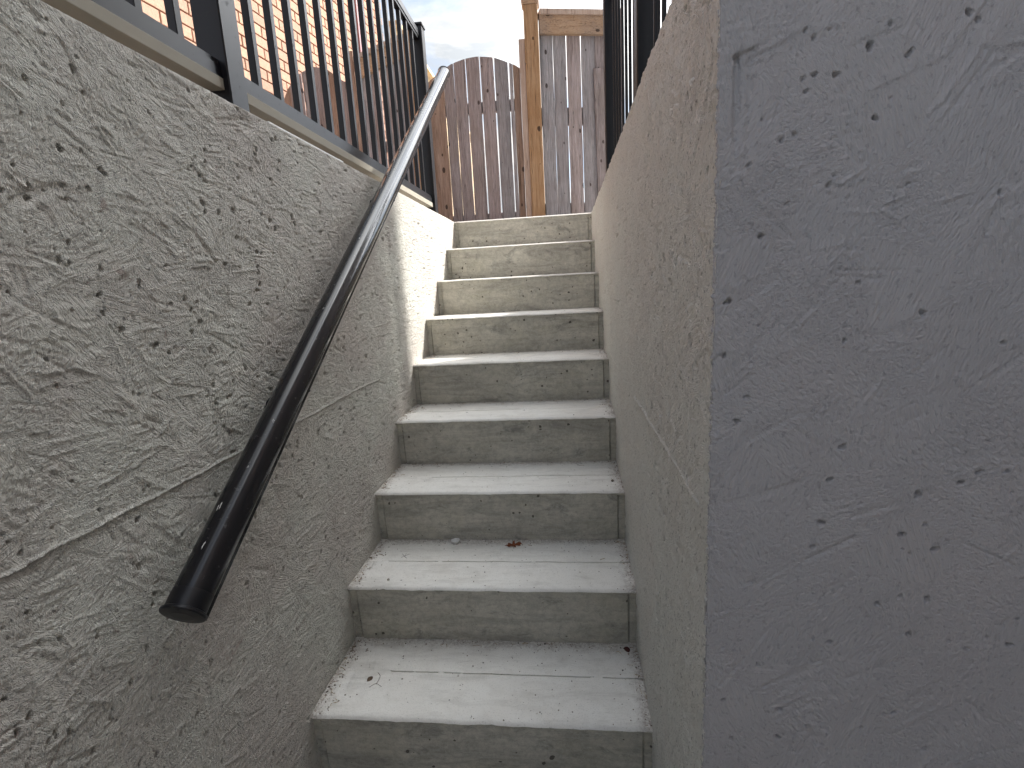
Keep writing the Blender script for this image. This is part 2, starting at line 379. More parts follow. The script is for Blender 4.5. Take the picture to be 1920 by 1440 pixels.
def vnoise(W_, H_, res, cell, seed):
    rng = np.random.default_rng(seed)
    nx, ny = int(W_ / res) + 2, int(H_ / res) + 2
    g = rng.normal(0, 1, (int(H_ / cell) + 3, int(W_ / cell) + 3)).astype(np.float32)
    x = np.arange(nx) * res / cell; y = np.arange(ny) * res / cell
    xi, yi = x.astype(int), y.astype(int); fx, fy = x - xi, y - yi; fx = fx * fx * (3 - 2 * fx); fy = (fy * fy * (3 - 2 * fy))[:, None]
    a = g[np.ix_(yi, xi)]; b = g[np.ix_(yi, xi + 1)]; c = g[np.ix_(yi + 1, xi)]; d = g[np.ix_(yi + 1, xi + 1)]
    return (a * (1 - fx) + b * fx) * (1 - fy) + (c * (1 - fx) + d * fx) * fy
def pits(Hm, W_, H_, res, seed, n, rr, depth, elong=1.0, pts=None):
    rng = np.random.default_rng(seed)
    ny, nx = Hm.shape
    # voids gather in loose clusters
    cl = [(rng.uniform(0, W_), rng.uniform(0, H_)) for _ in range(max(3, n // 9))]
    lst = []
    for k in range(n):
        if rng.random() < .6:
            c = cl[rng.integers(len(cl))]; cx, cy = c[0] + rng.normal(0, .05), c[1] + rng.normal(0, .05)
        else: cx, cy = rng.uniform(0, W_), rng.uniform(0, H_)
        lst.append((cx, cy, rr[0] + (rr[1] - rr[0]) * rng.random() ** 2.2))
    for p in (pts or []): lst.append(p)
    for cx, cy, r in lst:
        e = r * elong * 1.8 + res * 2
        i0, i1 = max(0, int((cx - e) / res)), min(nx, int((cx + e) / res) + 2)
        j0, j1 = max(0, int((cy - e) / res)), min(ny, int((cy + e) / res) + 2)
        if i1 - i0 < 2 or j1 - j0 < 2: continue
        X = (np.arange(i0, i1) * res - cx)[None, :]; Y = (np.arange(j0, j1) * res - cy)[:, None]
        a = np.arctan2(Y, X); ph = rng.uniform(0, 6.28, 3)
        q = 1 + .28 * np.sin(2 * a + ph[0]) + .18 * np.sin(3 * a + ph[1]) + .1 * np.sin(5 * a + ph[2])
        d = np.sqrt(X ** 2 + (Y / elong) ** 2) / (r * q)
        Hm[j0:j1, i0:i1] -= np.where(d < 1, depth * min(1.3, r / .004) * (1 - d ** 8), 0)
    return Hm
def stroke(Hm, res, p0, p1, w, h, seed=0, jit=.002):
    """raised (h>0) or cut (h<0) wandering line"""
    rng = np.random.default_rng(seed); ny, nx = Hm.shape
    L = math.dist(p0, p1); n = max(2, int(L / .006)); off = np.cumsum(rng.normal(0, jit * .35, n + 1)); off -= np.linspace(off[0], off[-1], n + 1)
    dx, dy = (p1[0] - p0[0]) / L, (p1[1] - p0[1]) / L
    for k in range(n):
        f = (k + .5) / n; cx, cy = p0[0] + dx * L * f - dy * off[k], p0[1] + dy * L * f + dx * off[k]
        e = L / n + w * 1.5
        i0, i1 = max(0, int((cx - e) / res)), min(nx, int((cx + e) / res) + 2); j0, j1 = max(0, int((cy - e) / res)), min(ny, int((cy + e) / res) + 2)
        if i1 <= i0 or j1 <= j0: continue
        X = (np.arange(i0, i1) * res - cx)[None, :]; Y = (np.arange(j0, j1) * res - cy)[:, None]
        u = np.abs(X * dx + Y * dy); v = np.abs(-X * dy + Y * dx)
        ww = w * rng.uniform(.6, 1.2)
        m_ = (u < L / n * .65) & (v < ww)
        g = h * rng.uniform(.6, 1.1) * (1 - (v / ww) ** 2)
        sub = Hm[j0:j1, i0:i1]
        val = np.maximum(sub, g) if h > 0 else np.minimum(sub, g + 0 * sub)
        sub[m_] = val[m_]
    return Hm
def sample(Hm, res, U, V):
    x = np.clip(U / res, 0, Hm.shape[1] - 1.001); y = np.clip(V / res, 0, Hm.shape[0] - 1.001)
    xi, yi = x.astype(int), y.astype(int); fx, fy = x - xi, y - yi
    return (Hm[yi, xi] * (1 - fx) + Hm[yi, xi + 1] * fx) * (1 - fy) + (Hm[yi + 1, xi] * (1 - fx) + Hm[yi + 1, xi + 1] * fx) * fy

# ------------------------------------------------------------------ ground, floor, sides of the stairwell
GZ = ZT - .018
gv, gf = join_vf([([(-400, -400, GZ), (XL - .2, -400, GZ), (XL - .2, 500, GZ), (-400, 500, GZ)], [(0, 1, 2, 3)]),
                  ([(1.72, -400, GZ), (400, -400, GZ), (400, 500, GZ), (1.72, 500, GZ)], [(0, 1, 2, 3)]),
                  ([(XL - .2, 4.62, GZ), (1.72, 4.62, GZ), (1.72, 500, GZ), (XL - .2, 500, GZ)], [(0, 1, 2, 3)]),
                  ([(XR + .2, YC + .2, GZ), (1.72, YC + .2, GZ), (1.72, 4.62, GZ), (XR + .2, 4.62, GZ)], [(0, 1, 2, 3)]),
                  ([(XL - .2, -400, GZ), (1.72, -400, GZ), (1.72, -2.02, GZ), (XL - .2, -2.02, GZ)], [(0, 1, 2, 3)])])
tag(mesh('ground', gv, gf, M_GROUND), kind='structure')
tag(mesh('floor', [(XL - .1, -2.0, ZF), (1.7, -2.0, ZF), (1.7, Y0 + .1, ZF), (XL - .1, Y0 + .1, ZF)], [(0, 1, 2, 3)], M_SLAB), kind='structure')
tag(box('back_wall', (XL - .2, -2.2, ZF - .1), (1.72, -2.0, ZT), M_SLAB), 'plain concrete retaining wall closing the stairwell behind the lower landing', 'wall')

# left wall: relief panel and the concrete core behind it
lw = empty('retaining_wall', (XL - .1, 1.2, ZF), 'rough taupe retaining wall left of the steps, carrying the handrail', 'wall')
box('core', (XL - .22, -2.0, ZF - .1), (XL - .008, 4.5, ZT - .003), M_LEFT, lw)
resL = .0016; WL, HL = 3.2, ZT - ZF
ya = .36
H = flakes(WL, HL, resL, 3, 4200, (.03, .11), (.006, .022), .0014, .0014, (0.15, -.35, .6, 1.45, -.8, .0, 2.9), .26, .0028)
H += .0007 * vnoise(WL, HL, resL, .16, 5) + .0003 * vnoise(WL, HL, resL, .03, 6)
H = smooth(H, 1)
H = pits(H, WL, HL, resL, 8, 3300, (.0010, .0044), .012, 1.3)
sv = ZS - ZF
H = stroke(H, resL, (0, sv), (1.84 - ya, sv), .0032, .0052, 1)
H = stroke(H, resL, (1.84 - ya, sv), (2.05 - ya, sv + .006), .002, -.002, 4)
H = stroke(H, resL, (1.845 - ya, sv), (1.895 - ya, sv + .46), .0026, -.004, 2)
H = stroke(H, resL, (1.86 - ya, sv + .20), (2.0 - ya, sv + .205), .002, .0030, 3)
H = stroke(H, resL, (.66 - ya, sv + .06), (.78 - ya, sv + .075), .0018, .0028, 9)
ys = [ya]
while ys[-1] < 3.56: ys.append(ys[-1] + max(.0016, .0034 * ys[-1] ** 1.7))
ys[-1] = 3.56
zs = np.linspace(0, HL, 960)
Yg, Zg = np.meshgrid(np.array(ys), zs)
D = sample(H, resL, Yg - ya, Zg)
D[-1, :] = np.minimum(D[-1, :], .0)
P = np.stack([XL + D, Yg, ZF + Zg], -1)
P = np.concatenate([P, P[-1:] + np.array([-.022, 0, 0])], 0)          # top arris
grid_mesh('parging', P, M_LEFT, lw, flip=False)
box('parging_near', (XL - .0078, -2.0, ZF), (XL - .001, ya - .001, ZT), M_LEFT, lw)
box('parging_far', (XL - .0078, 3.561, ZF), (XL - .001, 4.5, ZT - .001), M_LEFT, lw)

# right wall: side towards the steps and the painted end beside the lens
rw = empty('retaining_wall', (XR + .1, 1.2, ZF), 'rough beige retaining wall right of the steps with blue-grey painted end face', 'wall')
vcore, fcore = join_vf([box_vf((XR + .009, YC + .009, ZF - .1), (XR + .2, 4.5, ZT - .003)), box_vf((XR + .2, YC + .009, ZF - .1), (1.72, YC + .2, ZT - .003))])
mesh('core', vcore, fcore, M_RIGHT, rw)
resR = .0018; WR = 2.95
H = flakes(WR, HL, resR, 13, 2600, (.04, .15), (.008, .028), .0016, .0015, (1.45, 1.25, 1.7, .5, 2.4, 1.5), .28, .0042)
H += .0010 * vnoise(WR, HL, resR, .16, 15) + .0006 * vnoise(WR, HL, resR, .025, 16)
H = smooth(H, 1)
H = pits(H, WR, HL, resR, 18, 900, (.0014, .0054), .010, 1.9)
H = stroke(H, resR, (.04, sv + .004), (.75, sv + .002), .003, .0048, 21)
H = stroke(H, resR, (1.15, sv + .01), (1.55, sv + .01), .003, .0048, 22)
H = stroke(H, resR, (1.03 - YC, sv + .50), (1.05 - YC, sv + .02), .0028, -.005, 23)
for k in range(14):
    rr_ = random.Random(k); a, b = rr_.uniform(.05, 1.4), rr_.uniform(.9, 1.6)
    H = stroke(H, resR, (a, b), (a + rr_.uniform(-.05, .05), b + rr_.uniform(.02, .07)), .0014, .0042, 30 + k, .004)
ys = [YC]
while ys[-1] < 3.56: ys.append(ys[-1] + max(.0022, .0062 * ys[-1] ** 1.9))
ys[-1] = 3.56
zs = np.linspace(0, HL, 900)
Yg, Zg = np.meshgrid(np.array(ys), zs)
D = sample(H, resR, Yg - YC, Zg)
P = np.stack([XR - D, Yg, ZF + Zg], -1)
rngc = np.random.default_rng(77)
P[:, 0, 1] += np.convolve(rngc.normal(0, 1, P.shape[0]), np.ones(5) / 5, 'same') * .0022 + rngc.normal(0, .0004, P.shape[0]); P[:, 0, 0] += .0022; P[:, 1, 0] += .0006          # chipped arris
P = np.concatenate([P, P[-1:] + np.array([.022, 0, 0])], 0)
grid_mesh('parging', P, M_RIGHT, rw, flip=True)
box('parging_far', (XR + .001, 3.561, ZF), (XR + .0088, 4.5, ZT - .001), M_RIGHT, rw)
resN = .0013; WN, HN = .60, HL
H = flakes(WN, HN, resN, 24, 620, (.03, .11), (.006, .020),   .0010, .0011, (.5, .35, 1.2, 1.4, .75, -.6), .25, .0042, .6)
H += .0009 * vnoise(WN, HN, resN, .13, 25) + .00022 * vnoise(WN, HN, resN, .018, 26)
rough_patch = np.clip(vnoise(WN, HN, resN, .07, 27), 0, 1.4)
H += (.0005 * rough_patch * vnoise(WN, HN, resN, .0032, 28)).astype(np.float32)
H = smooth(H, 1)
def nz(px, py):                       # a spot of the painted end face measured in the photograph
    d = CF + CR * ((px - 960) / 953.4) - CU * ((py - 720) / 953.4); k = YC / d.y
    return (d.x * k - XR, d.z * k - ZF)
marks = [(1631, 86, 5.5), (1708, 96, 3.5), (1509, 57, 3), (1567, 140, 4), (1527, 140, 3.5), (1505, 148, 3), (1511, 172, 3), (1640, 222, 4), (1404, 309, 3.2), (1428, 443, 4), (1677, 370, 2.2), (1821, 21, 4.5), (1837, 34, 3.5),
         (1365, 566, 5), (1359, 668, 3.5), (1381, 790, 4), (1401, 745, 3.5), (1555, 900, 4.5), (1580, 838, 4.5), (1693, 1003, 4), (1688, 1003, 4), (1720, 927, 6), (1834, 886, 4), (1752, 1030, 5), (1523, 1025, 4), (1539, 980, 5), (1737, 1123, 4.5), (1686, 1118, 3.5), (1644, 1132, 4), (1703, 1189, 5), (1890, 1208, 5), (1461, 1330, 5), (1511, 1361, 4), (1458, 1382, 5), (1733, 1405, 4.5), (1675, 1338, 4), (1355, 1312, 3.5), (1420, 1246, 3.5), (1554, 1204, 4), (1800, 905, 5), (1905, 1160, 3)]
pp = [(*nz(a, b), r * .00075) for a, b, r in marks]
H = pits(H, WN, HN, resN, 29, 420, (.0008, .0026), .010, 1.0, pp)
# scooped trowel gouge near the top of the arris
(u0, v0), (u1, v1) = nz(1372, 285), nz(1450, 100)
Ug, Vg = np.meshgrid(np.arange(H.shape[1]) * resN, np.arange(H.shape[0]) * resN)
uu = (Ug - u0) / (u1 - u0); vvv = (Vg - v0) / (v1 - v0)
mk = (uu > 0) & (uu < 1) & (vvv > -.05) & (vvv < 1.02 + uu * .12)
H -= np.where(mk, (.0065 * np.clip(1 - uu * 1.15, 0, 1) * np.clip(vvv, 0, 1) ** .7 + .0022 * np.sin(uu * 17) * (1 - uu)), 0).astype(np.float32)
for k, (a, b, hh) in enumerate((((1560, 1155), (1395, 990), .0008), ((1680, 1090), (1880, 1010), .0010), ((1760, 300), (1560, 490), .0008), ((1900, 480), (1700, 640), .0009), ((1700, 940), (1760, 900), .0007),
                                ((1630, 1110), (1740, 1050), .001), ((1800, 1015), (1900, 1060), -.001), ((1380, 400), (1500, 300), .0009), ((1460, 350), (1580, 180), .0008), ((1850, 1240), (1885, 1160), -.0012))):
    H = stroke(H, resN, nz(*a), nz(*b), .0011, hh, 50 + k, .0012)
xs_ = np.arange(0, WN, .00165); zs = np.concatenate([np.linspace(0, .40, 120)[:-1], np.arange(.40, HN, .00165), [HN]])
Xg, Zg = np.meshgrid(xs_, zs)
D = sample(H, resN, Xg, Zg)
P = np.stack([XR + Xg, YC - D, ZF + Zg], -1)
P[:, 0, 0] += np.convolve(rngc.normal(0, 1, P.shape[0]), np.ones(5) / 5, 'same') * .0022 + rngc.normal(0, .0004, P.shape[0]); P[:, 0, 1] += .0022
P = np.concatenate([P, P[-1:] + np.array([0, .022, 0])], 0)
grid_mesh('painted_end_face', P, M_NEAR, rw, flip=False)
box('painted_face_far', (XR + float(xs_[-1]) + .0005, YC + .001, ZF), (1.72, YC + .0088, ZT), M_NEAR, rw)

# ------------------------------------------------------------------ staircase
st = empty('staircase', (0, Y0, ZF), 'flight of nine pale concrete steps rising between the rough walls', 'stairs')
rng = np.random.default_rng(5)
def make_step(i):
    last = i == 8
    ex = .012
    xs = np.unique(np.concatenate([[XL - ex, XL + .001, XL + .019, XL + .022, XL + .026], np.linspace(XL + .03, XR - .03, 90), [XR - .026, XR - .022, XR - .019, XR - .001, XR + ex]]))
    depth = T + .05 if not last else 1.22
    groove = i in (0, 1, 2, 3, 4)
    gy = (.165, .155, .15, .15, .15)[i] if groove else .15
    g0 = (.16, .09, .20, .05, .0)[i] if groove else 0
    prof = [(depth, 0, 't'), (T + .012, 0, 't'), (T - .01, 0, 't'), (T * .8, 0, 't'), (gy + .0026, 0, 't'), (gy + .0020, -1, 'g'), (gy - .0020, -1, 'g'), (gy - .0026, 0, 't'), (.07, 0, 't'), (.022, 0, 't'), (.010, -.0004, 'n'), (.0035, -.003, 'n'), (.0, -.008, 'n'),
            (.0008, -.012, 'n'), (.0042, -.0145, 'n'), (.0048, -.03, 'r'), (.008, -.09, 'r'), (.0135, -.170, 'r'), (.0145, -R - .004, 'r')]
    n1 = np.interp(xs, np.linspace(xs[0], xs[-1], 26), rng.normal(0, 1, 26)); n2 = np.interp(xs, np.linspace(xs[0], xs[-1], 60), rng.normal(0, 1, 60)); n3 = rng.normal(0, 1, len(xs))
    V = []; F = []; mats = []
    for k, (y, z, c) in enumerate(prof):
        for j, x in enumerate(xs):
            yy, zz = y, z
            if c == 't': zz = .0004 * n1[j] + .0002 * n3[j]
            if c == 'g':
                on = (x - XL) / (XR - XL) > g0 and n2[j] > -1.1
                zz = -.007 if on else .0
                yy = y + .0008 * n1[j]
            if c == 'n': chip = max(0, n2[j] - 1.7) * .004; yy = y + .0005 * n1[j] + .0004 * n2[j]; zz = z + .0004 * n1[j] + .0003 * n2[j]; yy += chip; zz -= chip * .5 if z > -.005 else 0
            if c == 'r':
                yy = y + .0006 * n1[j]
                e = min(x - XL, XR - x)
                if e < .0195: yy += .0045
                elif e < .0235: yy += .009
            V.append((x, Y0 + i * T + yy, Z0 + i * R + zz))
    w = len(xs)
    for k in range(len(prof) - 1):
        for j in range(w - 1):
            F.append((k * w + j, (k + 1) * w + j, (k + 1) * w + j + 1, k * w + j + 1)); mats.append(0 if k < 12 else 1)
    nb = len(V)                                        # underside and back close the block
    yb, zb = Y0 + i * T + depth, Z0 + i * R - R - .004
    V += [(xs[0], yb, zb), (xs[-1], yb, zb)]
    F.append((nb, nb + 1, (len(prof) - 1) * w + w - 1, (len(prof) - 1) * w)); mats.append(1)
    F.append((0, w - 1, nb + 1, nb)); mats.append(1)
    me = bpy.data.meshes.new('step'); me.from_pydata(V, [], F); me.update()
    me.materials.append(M_TREAD); me.materials.append(M_RISER)
    me.polygons.foreach_set('material_index', mats); me.shade_smooth()
    me.set_sharp_from_angle(angle=math.radians(38))
    return link('step', me, None, st)
for i in range(9): make_step(i)

# ------------------------------------------------------------------ handrail on the left wall
hr = empty('handrail', (-.643, .69, -.5), 'glossy black round handrail with flat end cap on the left wall', 'handrail')
A = Vector((-.643, .690, -.500)); B = Vector((-.643, 3.10, 1.190)); ax = (B - A).normalized()
sx = Vector((1, 0, 0)); up = sx.cross(ax).normalized()
if up.z < 0: up = -up
prof = []
r0 = .0325
for k in range(36):
    a = math.radians(-58 + k * (296 / 35)); prof.append((r0 * math.cos(a), r0 * math.sin(a)))
prof += [(-.0165, -.0275), (-.0165, -.0405), (-.0125, -.0435), (-.0105, -.0435), (-.0095, -.040), (.0095, -.040), (.0105, -.0435), (.0125, -.0435), (.0165, -.0405), (.0165, -.0275)]
V = []; n = len(prof); segs = 30
rngh = random.Random(4)
for s in range(segs + 1):
    c = A + (B - A) * (s / segs)
    for (a, b) in prof: V.append(c + sx * a + up * b)
F = [(s * n + k, s * n + (k + 1) % n, (s + 1) * n + (k + 1) % n, (s + 1) * n + k) for s in range(segs) for k in range(n)]
F.append(tuple(range(segs * n, segs * n + n)))
o = mesh('rail_tube', V, F, M_RAIL, hr, smooth=True); o.data.set_sharp_from_angle(angle=math.radians(35))
bm = bmesh.new(); bmesh.ops.recalc_face_normals
bm.from_mesh(o.data); bmesh.ops.recalc_face_normals(bm, faces=bm.faces[:]); bm.to_mesh(o.data); bm.free()
def disc(name, c, axis, prof_r, m, parent, u=None, v=None, seg=40, sq=1.0):
    """lathe along axis: prof_r = [(distance, radius)]"""
    V, F = [], []
    for (d, r) in prof_r:
        for k in range(seg):
            a = 2 * math.pi * k / seg; V.append(c + axis * d + u * (r * math.cos(a)) + v * (r * sq * math.sin(a)))
    for s in range(len(prof_r) - 1):
        for k in range(seg): F.append((s * seg + k, s * seg + (k + 1) % seg, (s + 1) * seg + (k + 1) % seg, (s + 1) * seg + k))
    F.append(tuple(range(seg))); F.append(tuple(range((len(prof_r) - 1) * seg, len(prof_r) * seg)))
    o = mesh(name, V, F, m, parent, smooth=True); o.data.set_sharp_from_angle(angle=math.radians(35))
    bm = bmesh.new(); bm.from_mesh(o.data); bmesh.ops.recalc_face_normals(bm, faces=bm.faces[:]); bm.to_mesh(o.data); bm.free()
    return o
disc('end_cap', A, ax, [(-.0085, .018), (-.0078, .022), (-.0078, .0285), (-.0068, .0355), (-.0045, .0368), (-.0015, .0365), (.0, .034), (.001, .0327), (.03, .0327)], M_CAP, hr, sx, up)
disc('end_cap', B, -ax, [(-.007, .018), (-.006, .0335), (-.003, .0355), (.0, .034), (.001, .0327), (.02, .0327)], M_CAP, hr, sx, up)
for f in (.19, .53, .93):
    c = A + (B - A) * f; foot = Vector((XL + .002, c.y - .02, c.z - .085))
    V, F = [], []
    pts = [c + up * -.042, c + up * -.062 + Vector((-.004, 0, 0)), c + up * -.075 + Vector((-.03, 0, -.004)), foot + Vector((.004, 0, 0))]
    for s, p in enumerate(pts):
        for k in range(10):
            a = 2 * math.pi * k / 10; d = (pts[min(s + 1, 3)] - pts[max(s - 1, 0)]).normalized(); q = d.cross(Vector((0, 1, 0))).normalized()
            V.append(p + q * (.0065 * math.cos(a)) + Vector((0, 1, 0)) * (.0065 * math.sin(a)))
    F = [(s * 10 + k, s * 10 + (k + 1) % 10, (s + 1) * 10 + (k + 1) % 10, (s + 1) * 10 + k) for s in range(3) for k in range(10)]
    br_ = mesh('bracket', V, F, M_BLACK, hr, smooth=True)
    o = disc('wall_plate', foot, Vector((1, 0, 0)), [(-.004, .030), (.004, .030), (.007, .022)], M_BLACK, None, Vector((0, 1, 0)), Vector((0, 0, 1)), 24)
    o.parent = br_; o.location = (0, 0, 0)
# dried paint spatters on the tube near its lower end
splat = []
for k, (f, a, s) in enumerate(((.060, 100, 1.0), (.034, 88, .8), (.13, 60, .6), (.26, 80, .5), (.55, 70, .5), (.38, 75, .4), (.09, 70, .35))):
    for q in range(5):
        rr_ = random.Random(k * 9 + q); ff = f + (q - 2) * .0009 * s; aa = math.radians(a + rr_.uniform(-5, 5) * s)
        c = A + (B - A) * ff + (sx * math.cos(aa) + up * math.sin(aa)) * (r0 + .0002)
        n_ = (sx * math.cos(aa) + up * math.sin(aa)); tg = n_.cross(ax).normalized(); l, w_ = .0046 * s, .0013 * s
        v = [c + ax * l, c + tg * w_, c - ax * l, c - tg * w_, c + n_ * .0007]
        splat.append((v, [(0, 1, 4), (1, 2, 4), (2, 3, 4), (3, 0, 4), (3, 2, 1, 0)]))
V, F = join_vf(splat); tag(mesh('paint_spatter', V, F, M_WHITE, hr, smooth=True), kind='stuff')

# ------------------------------------------------------------------ black metal railings on both walls
def railing(x, posts, base_z, top_z, label, side, pitch, bw=.0205, pw=.070, lo=.086):
    g = empty('metal_railing', (x, posts[0], base_z), label, 'railing')
    for y in posts:
        p = box('post', (x - pw / 2, y - pw / 2, base_z), (x + pw / 2, y + pw / 2, top_z + .045), M_BLACK, g, .003)
        q = box('post_cap', (x - pw / 2 - .005, y - pw / 2 - .005, top_z + .0455), (x + pw / 2 + .005, y + pw / 2 + .005, top_z + .062), M_BLACK, None, .004); q.parent = p
        q2 = box('base_plate', (x - pw / 2 - .012, y - pw / 2 - .012, base_z - .002), (x + pw / 2 + .012, y + pw / 2 + .012, base_z + .009), M_BLACK, None, .002); q2.parent = p
    for a, b in zip(posts[:-1], posts[1:]):
        a1, b1 = a + pw / 2, b - pw / 2
        ra = .018
        v, f = join_vf([box_vf((x - ra, a1, base_z + lo), (x + ra, b1, base_z + lo + .028)), box_vf((x - ra + .004, a1, base_z + lo + .0282), (x + ra - .004, b1, base_z + lo + .040))])
        mesh('bottom_rail', v, f, M_BLACK, g)
        v, f = join_vf([box_vf((x - ra, a1, top_z - .012), (x + ra, b1, top_z + .022)), box_vf((x - ra + .004, a1, top_z - .026), (x + ra - .004, b1, top_z - .0122))])
        mesh('top_rail', v, f, M_BLACK, g)
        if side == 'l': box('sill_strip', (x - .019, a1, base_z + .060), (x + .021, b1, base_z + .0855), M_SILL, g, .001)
        nb = max(1, int(round((b1 - a1) / pitch)) - 1); st_ = (b1 - a1) / (nb + 1)
        for k in range(nb):
            y = a1 + st_ * (k + 1)
            box('baluster', (x - bw / 2, y - bw / 2, base_z + lo + .0402), (x + bw / 2, y + bw / 2, top_z - .0262), M_BLACK, g, .0015)
    return g
railing(-.800, (-.66, 1.265, 3.19), ZT, 1.425, 'black metal railing with thin balusters on the left wall top', 'l', .108)
railing(.272, (.715, 1.77, 2.95), ZT, 1.425, 'black metal railing seen edge-on along the right wall top', 'r', .125, bw=.0115, lo=.05)
box('gleam_strip', (XL - .045, 1.31, ZT + .001), (XL - .012, 1.75, ZT + .012), M_WHITE, None, .002)  # added strip, its white stands in for a sunlit gleam
tag(bpy.data.objects['gleam_strip'], 'short white strip added for a bright sunlit patch beside the railing post', 'gleam')

# ------------------------------------------------------------------ wooden fence
def board(name, x0, x1, zb, top, y, th, m, parent, tilt=0.0, bow=0.0, seed=0, n=5, fx=None):
    """upright board with an outline of its own; top: number or function of x; fx maps (x, y, z) to world"""
    rr_ = random.Random(seed); V = []; F = []
    f = top if callable(top) else (lambda x: top)
    rows = 6
    for side in (0, 1):
        for r in range(rows + 1):
            for c in range(n + 1):
                x = x0 + (x1 - x0) * c / n; z = zb + (f(x) - zb) * r / rows
                xx = x + tilt * (z - zb)
                if c in (0, n): xx += .0012 * math.sin(z * 9 + seed * 1.7 + c)
                yy = y + (side * th) + bow * math.sin(math.pi * r / rows) - .0015 * math.sin(math.pi * c / n)
                if c in (0, n) and side == 0: yy += .002
                p = (xx, yy, z)
                V.append(fx(p) if fx else p)
    w = n + 1; S = (rows + 1) * w
    for r in range(rows):
        for c in range(n):
            a = r * w + c; F.append((a, a + 1, a + w + 1, a + w)); F.append((S + a, S + a + w, S + a + w + 1, S + a + 1))
        a = r * w; F.append((a, a + w, S + a + w, S + a)); a += n; F.append((a, S + a, S + a + w, a + w))
    for c in range(n):
        a = rows * w + c; F.append((a, a + 1, S + a + 1, S + a)); a = c; F.append((a, S + a, S + a + 1, a + 1))
    return mesh(name, V, F, m, parent)
YG = 4.80
# arched gate straight ahead
arch = [(-1.20, 1.74), (-1.114, 1.80), (-1.019, 1.858), (-.924, 1.908), (-.80, 1.938), (-.692, 1.945), (-.553, 1.925), (-.431, 1.874), (-.373, 1.848), (-.30, 1.80)]
def arch_z(x):
    for (a, za), (b, zb) in zip(arch[:-1], arch[1:]):
        if x <= b: return za + (zb - za) * (x - a) / (b - a)
    return arch[-1][1]
gate = empty('wooden_gate', (-.7, YG, GZ), 'arched gate of weathered upright boards at the head of the steps', 'gate')
gb = [(-1.150, -1.006, M_WOODB), (-1.001, -.912, M_WOOD), (-.9075, -.806, M_WOOD), (-.797, -.682, M_WOOD), (-.671, -.560, M_WOOD), (-.5485, -.434, M_WOODG), (-.423, -.394, M_WOODG), (-.391, -.333, M_WOODB)]
for k, (a, b, m) in enumerate(gb):
    board('board', a, b, GZ + .02, arch_z, YG + .0, .019, m, gate, 0.0, .003 * ((k * 7) % 3 - 1), k)
for z0_, z1_ in ((1.50, 1.59), (.56, .65)):
    box('cross_rail', (-1.14, YG + .0215, z0_), (-.335, YG + .0595, z1_), M_WOOD, gate, .002)
# posts and right-hand panel, turned slightly away
fp = empty('wooden_fence', (-.2, YG, GZ), 'tall wooden fence panel with top beam right of the gate', 'fence')
box('jamb_board', (-.329, YG - .022, GZ), (-.279, YG + .03, 2.035), M_PALE, fp, .003)
p = box('post', (-.2775, YG - .035, GZ), (-.160, YG + .075, 2.285), M_POST, fp, .004)
q = box('post_cap', (-.292, YG - .05, 2.2855), (-.146, YG + .09, 2.345), M_RAILW, None, .012); q.parent = p
ca, sa = math.cos(.24), math.sin(.24)
def rot_fx(p): x = p[0] + .155; y = p[1] - YG; return (-.155 + x * ca - y * sa, YG + x * sa + y * ca, p[2])
rb = [(-.150, -.039, M_WOODG), (-.0325, .077, M_WOODG), (.088, .205, M_WOOD), (.2145, .332, M_WOODG), (.3365, .456, M_WOOD), ]
for k, (a, b, m) in enumerate(rb):
    board('board', a, b, GZ + .02, 2.10, YG + .010, .019, m, fp, 0.0, .002 * ((k * 5) % 3 - 1), 20 + k, fx=rot_fx)
def rbox(name, a, b, m, parent):
    v, f = box_vf(a, b); return mesh(name, [rot_fx(p) for p in v], f, m, parent)
rbox('top_beam', (-.153, YG - .030, 2.058), (.475, YG + .008, 2.198), M_RAILW, fp)
rbox('cap_rail', (-.150, YG - .046, 2.1985), (.480, YG + .060, 2.238), M_PALE, fp)
rbox('cross_rail', (-.153, YG + .031, 1.36), (.475, YG + .069, 1.50), M_WOOD, fp)
rbox('cross_rail', (-.153, YG + .031, .56), (.475, YG + .069, .70), M_WOOD, fp)
rbox('end_post', (.4755, YG - .02, GZ), (.560, YG + .075, 2.26), M_WOODG, fp)
lb = board('leaning_board', .338, .462, .60, 1.80, YG - .012, .017, M_WOOD, fp, -.02, 0, 77, fx=rot_fx)
# neighbour's gate and panel to the left, seen through the balusters
nf = empty('wooden_fence', (-1.6, 4.65, GZ), 'neighbour\'s weathered fence with arched boards behind the left railing', 'fence')
sc_ = 1.03
def left_top(x):
    pts = [(-2.62, 1.55), (-2.44, 1.66), (-2.36, 1.80), (-2.25, 1.90), (-2.12, 1.945), (-2.0, 1.92), (-1.86, 1.81), (-1.84, 1.80)]
    for (a, za), (b, zb) in zip(pts[:-1], pts[1:]):
        if x <= b: return za + (zb - za) * (x - a) / (b - a)
    return pts[-1][1]
YN = 4.66
xs = -2.56; k = 0
while xs < -1.84:
    w_ = (.106, .098, .112, .103)[k % 4]
    board('board', xs, min(xs + w_, -1.835), GZ + .02, left_top, YN, .019, (M_WOOD, M_WOODB, M_WOOD, M_WOODG)[k % 4], nf, 0, .002, 40 + k)
    xs += w_ + (.007, .003, .012, .004)[k % 4]; k += 1
board('tall_board', -1.825, -1.745, GZ + .02, 2.03, YN - .01, .04, M_WOODB, nf, 0, 0, 60)
xs = -1.72; k = 0
while xs < -1.30:
    w_ = (.082, .088, .078, .085)[k % 4]
    board('board', xs, xs + w_, GZ + .02, lambda x: 1.86 + (x + 1.72) * .3, YN, .019, (M_WOODG, M_WOOD, M_WOOD)[k % 3], nf, 0, .002, 80 + k)
    xs += w_ + (.016, .012, .020, .008)[k % 4]; k += 1
def shear(p): return (p[0], p[1], p[2] + (p[0] + 1.72) * .30)
